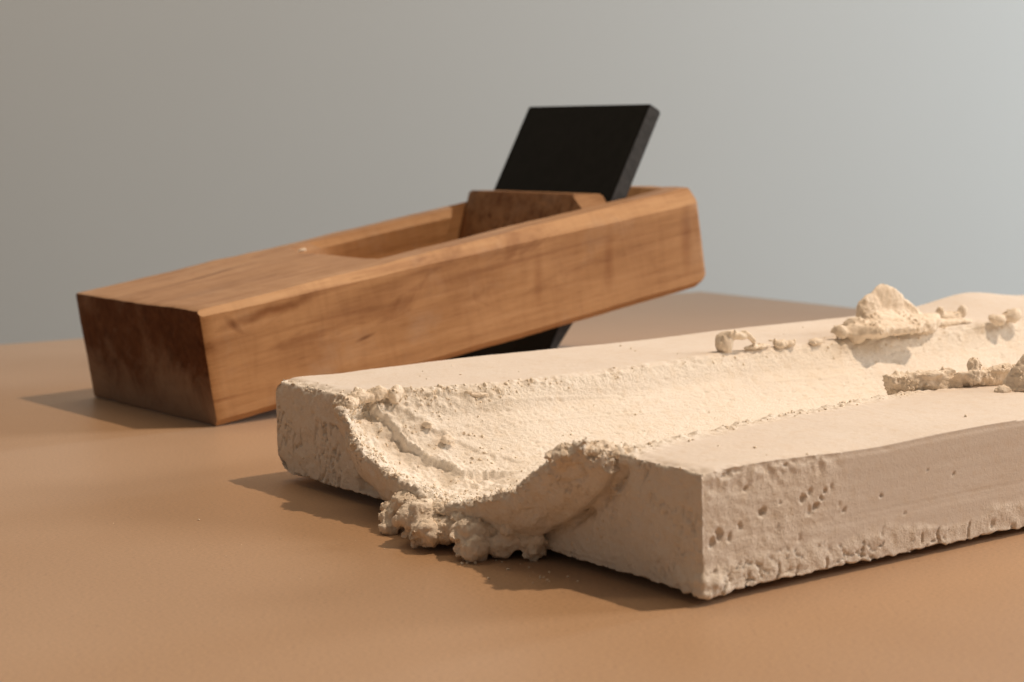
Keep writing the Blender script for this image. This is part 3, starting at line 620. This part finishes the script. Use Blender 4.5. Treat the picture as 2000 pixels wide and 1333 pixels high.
# ------------------------------------------------------------------ wooden plane
P0 = np.array([-0.067333, 0.432299, 0.0]); a = np.array([0.78974449, 0.59813726, 0.13614499]); b_ = np.array([-0.60375891, 0.79716697, 0.0]); c_ = np.array([-0.10853029, -0.08219875, 0.99068892])
M_pl = Matrix(((a[0], b_[0], c_[0], P0[0]), (a[1], b_[1], c_[1], P0[1]), (a[2], b_[2], c_[2], P0[2]), (0, 0, 0, 1)))
PL, PW, PH = 0.1535, 0.0652, 0.0271
plane = bpy.data.objects.new('wooden_plane', None); COL.objects.link(plane); plane.matrix_world = M_pl
tag(plane, 'worn wooden hand plane tilted up on its thick black blade behind the plaster slab', 'hand plane')
# body: strips of the outline extruded; the throat is open from top to sole
def plane_body():
    u0, u1 = 0.0555, 0.1500      # throat from .. to (top)
    v0, v1, v2 = 0.0098, 0.0570, 0.0643
    bm = bmesh.new()
    # columns of cuboid cells forming the body, welded
    # outline in u at the top and the sole: throat's front wall leans back, its rear wall follows the blade
    def cell(poly_uv_top, poly_uv_bot, zt=PH, zb=0.0):
        tv = [bm.verts.new((x, y, zt)) for x, y in poly_uv_top]; bv = [bm.verts.new((x, y, zb)) for x, y in poly_uv_bot]; n_ = len(tv)
        bm.faces.new(tv); bm.faces.new(bv[::-1])
        for i in range(n_): bm.faces.new((bv[i], bv[(i + 1) % n_], tv[(i + 1) % n_], tv[i]))
    # a single closed ring shape: outer loop and throat loop
    outer = [(0, 0), (PL, 0), (PL, PW), (0, PW)]
    it = [(u0, v0), (u1, v0), (u1, v2), (0.116, v2), (0.113, v1), (0.066, v1), (0.0605, 0.0560), (0.0572, 0.0530), (u0, 0.0480)]
    ib = [(0.088, v0), (0.1185, v0), (0.1185, v2), (0.1, v2), (0.098, v1), (0.094, v1), (0.092, 0.0560), (0.0890, 0.0530), (0.088, 0.0480)]
    ot = [bm.verts.new((x, y, PH)) for x, y in outer]; ob = [bm.verts.new((x, y, 0)) for x, y in outer]
    tt = [bm.verts.new((x, y, PH)) for x, y in it]; tb = [bm.verts.new((x, y, 0)) for x, y in ib]
    for i in range(4): bm.faces.new((ob[i], ob[(i + 1) % 4], ot[(i + 1) % 4], ot[i]))
    m_ = len(tt)
    for i in range(m_): bm.faces.new((tt[i], tt[(i + 1) % m_], tb[(i + 1) % m_], tb[i]))
    # faces between loops: top and sole
    for O, I in ((ot, tt), (ob, tb)):
        fs = [(O[0], O[1], I[1], I[0]), (O[1], O[2], I[2], I[1]), (O[2], O[3], I[8], I[7], I[6], I[5], I[4], I[3], I[2]), (O[3], O[0], I[0], I[8])]
        for f in fs: bm.faces.new(f)
    bmesh.ops.recalc_face_normals(bm, faces=bm.faces[:])
    inner = [e for e in bm.edges if all(abs(v.co.z - PH) < 1e-6 and 0.05 < v.co.y < 0.0575 and 0.056 < v.co.x < 0.1135 for v in e.verts)]
    bmesh.ops.bevel(bm, geom=inner, offset=0.0022, segments=1, affect='EDGES')
    # generous worn chamfers on the outer arrises
    def oe(sel): return [e for e in bm.edges if sel(e)]
    def outerv(v): return (abs(v.co.x) < 1e-6 or abs(v.co.x - PL) < 1e-6) and (abs(v.co.y) < 1e-6 or abs(v.co.y - PW) < 1e-6)
    ed = oe(lambda e: outerv(e.verts[0]) and outerv(e.verts[1]))
    long_top = [e for e in ed if all(v.co.z > 0.02 for v in e.verts) and abs(e.verts[0].co.y - e.verts[1].co.y) < 1e-6 and e.verts[0].co.y < 1e-6]
    rest = [e for e in ed if e not in long_top]
    bmesh.ops.bevel(bm, geom=rest, offset=0.0008, segments=2, profile=0.6, affect='EDGES')
    return bm
bm = plane_body()
# cut the near top arris as a wider, slightly uneven flat chamfer
def bisect_cham(bm, co, no, mat_i):
    r = bmesh.ops.bisect_plane(bm, geom=bm.verts[:] + bm.edges[:] + bm.faces[:], plane_co=co, plane_no=no, clear_outer=True)
    ed = [e for e in r['geom_cut'] if isinstance(e, bmesh.types.BMEdge)]
    f = bmesh.ops.edgeloop_fill(bm, edges=ed)['faces']
    for x in f: x.material_index = mat_i
bisect_cham(bm, (0, 0.0, PH - 0.0015), (0.014, -1.0, 0.75), 3)     # near top arris
bisect_cham(bm, (PL, 0, 0.0032), (1.0, 0, -1.1), 0)               # heel of the sole
bisect_cham(bm, (0, 0.0, 0.0016), (0.0, -1.0, -0.9), 0)
for f in bm.faces:
    nn = f.normal; f.normal_update(); nn = f.normal; cc = f.calc_center_median()
    if f.material_index == 3: continue
    if nn.x < -0.6 and cc.x < 0.002: f.material_index = 2
    elif nn.z > 0.8: f.material_index = 1
bmesh.ops.triangulate(bm, faces=[f for f in bm.faces if len(f.verts) > 4])
for _ in range(6):
    le = [e for e in bm.edges if e.calc_length() > 0.0035]
    if not le: break
    bmesh.ops.subdivide_edges(bm, edges=le, cuts=1, use_grid_fill=False)
    bmesh.ops.triangulate(bm, faces=[f for f in bm.faces if len(f.verts) > 4])
Pv = np.array([tuple(v.co) for v in bm.verts])
dv = 0.00022 * perlin(Pv * 60, 200) + 0.00012 * perlin(Pv * 190, 201); dv2 = 0.00022 * perlin(Pv * 60, 205)
for i, v in enumerate(bm.verts): v.co.z += dv[i]; v.co.y += dv2[i]; v.co.x += dv[i] * 0.7
body = bm_obj('body', bm, [M_wood, M_woodtop, M_endgrain, M_edge], plane, False)
body.data.polygons.foreach_set('use_smooth', np.ones(len(body.data.polygons), bool))
body.data.set_sharp_from_angle(angle=math.radians(28))

def bar(pts_uz, v0, v1, bev, name, mats, edge_mat=None, parent=plane):
    """profile in the u-z plane extruded across v"""
    bm = bmesh.new(); A_ = [bm.verts.new((u, v0, z)) for u, z in pts_uz]; B_ = [bm.verts.new((u, v1, z)) for u, z in pts_uz]; n_ = len(A_)
    fa = bm.faces.new(A_); fb = bm.faces.new(B_[::-1])
    if edge_mat: fa.material_index = edge_mat; fb.material_index = edge_mat
    for i in range(n_): bm.faces.new((A_[i], A_[(i + 1) % n_], B_[(i + 1) % n_], B_[i]))
    bmesh.ops.bevel(bm, geom=bm.edges[:], offset=bev, segments=2, affect='EDGES')
    return bm_obj(name, bm, mats, parent)
ang = math.radians(52.07); du, dz = math.cos(ang), math.sin(ang)
def on_front(z, off=0.0): return 0.1311 + (z - 0.0267) / math.tan(ang) + off
zt, zb_ = 0.0505, -0.0137
th = 0.0065
bar([(on_front(zb_), zb_), (on_front(zb_) + 0.0008, zb_ - 0.0002), (on_front(0.0, th), 0.0), (0.1532, 0.0474), (0.1528, 0.0482), (on_front(zt), zt)], 0.0105, 0.0641, 0.00025, 'blade', [M_black, M_blackedge], 1)
# wedge in front of the blade, narrowing downwards
wf = -0.0088
w_top = 0.0288
wb = bar([(on_front(0.004, -0.0015), 0.004), (on_front(0.004, -0.0002), 0.004), (on_front(w_top, -0.0002), w_top), (on_front(w_top, wf) + 0.0, w_top + 0.0015), ], 0.0100, 0.0641, 0.0005, 'wedge', [M_wedge])
bmw = bmesh.new(); bmw.from_mesh(wb.data)
r_ = bmesh.ops.bisect_plane(bmw, geom=bmw.verts[:] + bmw.edges[:] + bmw.faces[:], plane_co=(0, 0.0172, w_top + 0.0015), plane_no=(0, -0.52, 0.85), clear_outer=True)
bmesh.ops.edgeloop_fill(bmw, edges=[e for e in r_['geom_cut'] if isinstance(e, bmesh.types.BMEdge)]); bmw.to_mesh(wb.data); bmw.free()
# a small dab of dried plaster on the throat's corner
dab = lump('plaster_dab', [((0, 0, 0), (1.4, 1.0, 0.5), 0)], 0.2, 51, .3, .1, plane, 0.1, 5)
dab.matrix_parent_inverse = Matrix.Identity(4); dab.scale = (MM, MM, MM); dab.location = (0.0568, 0.0478, PH + 0.0001)
print('done')
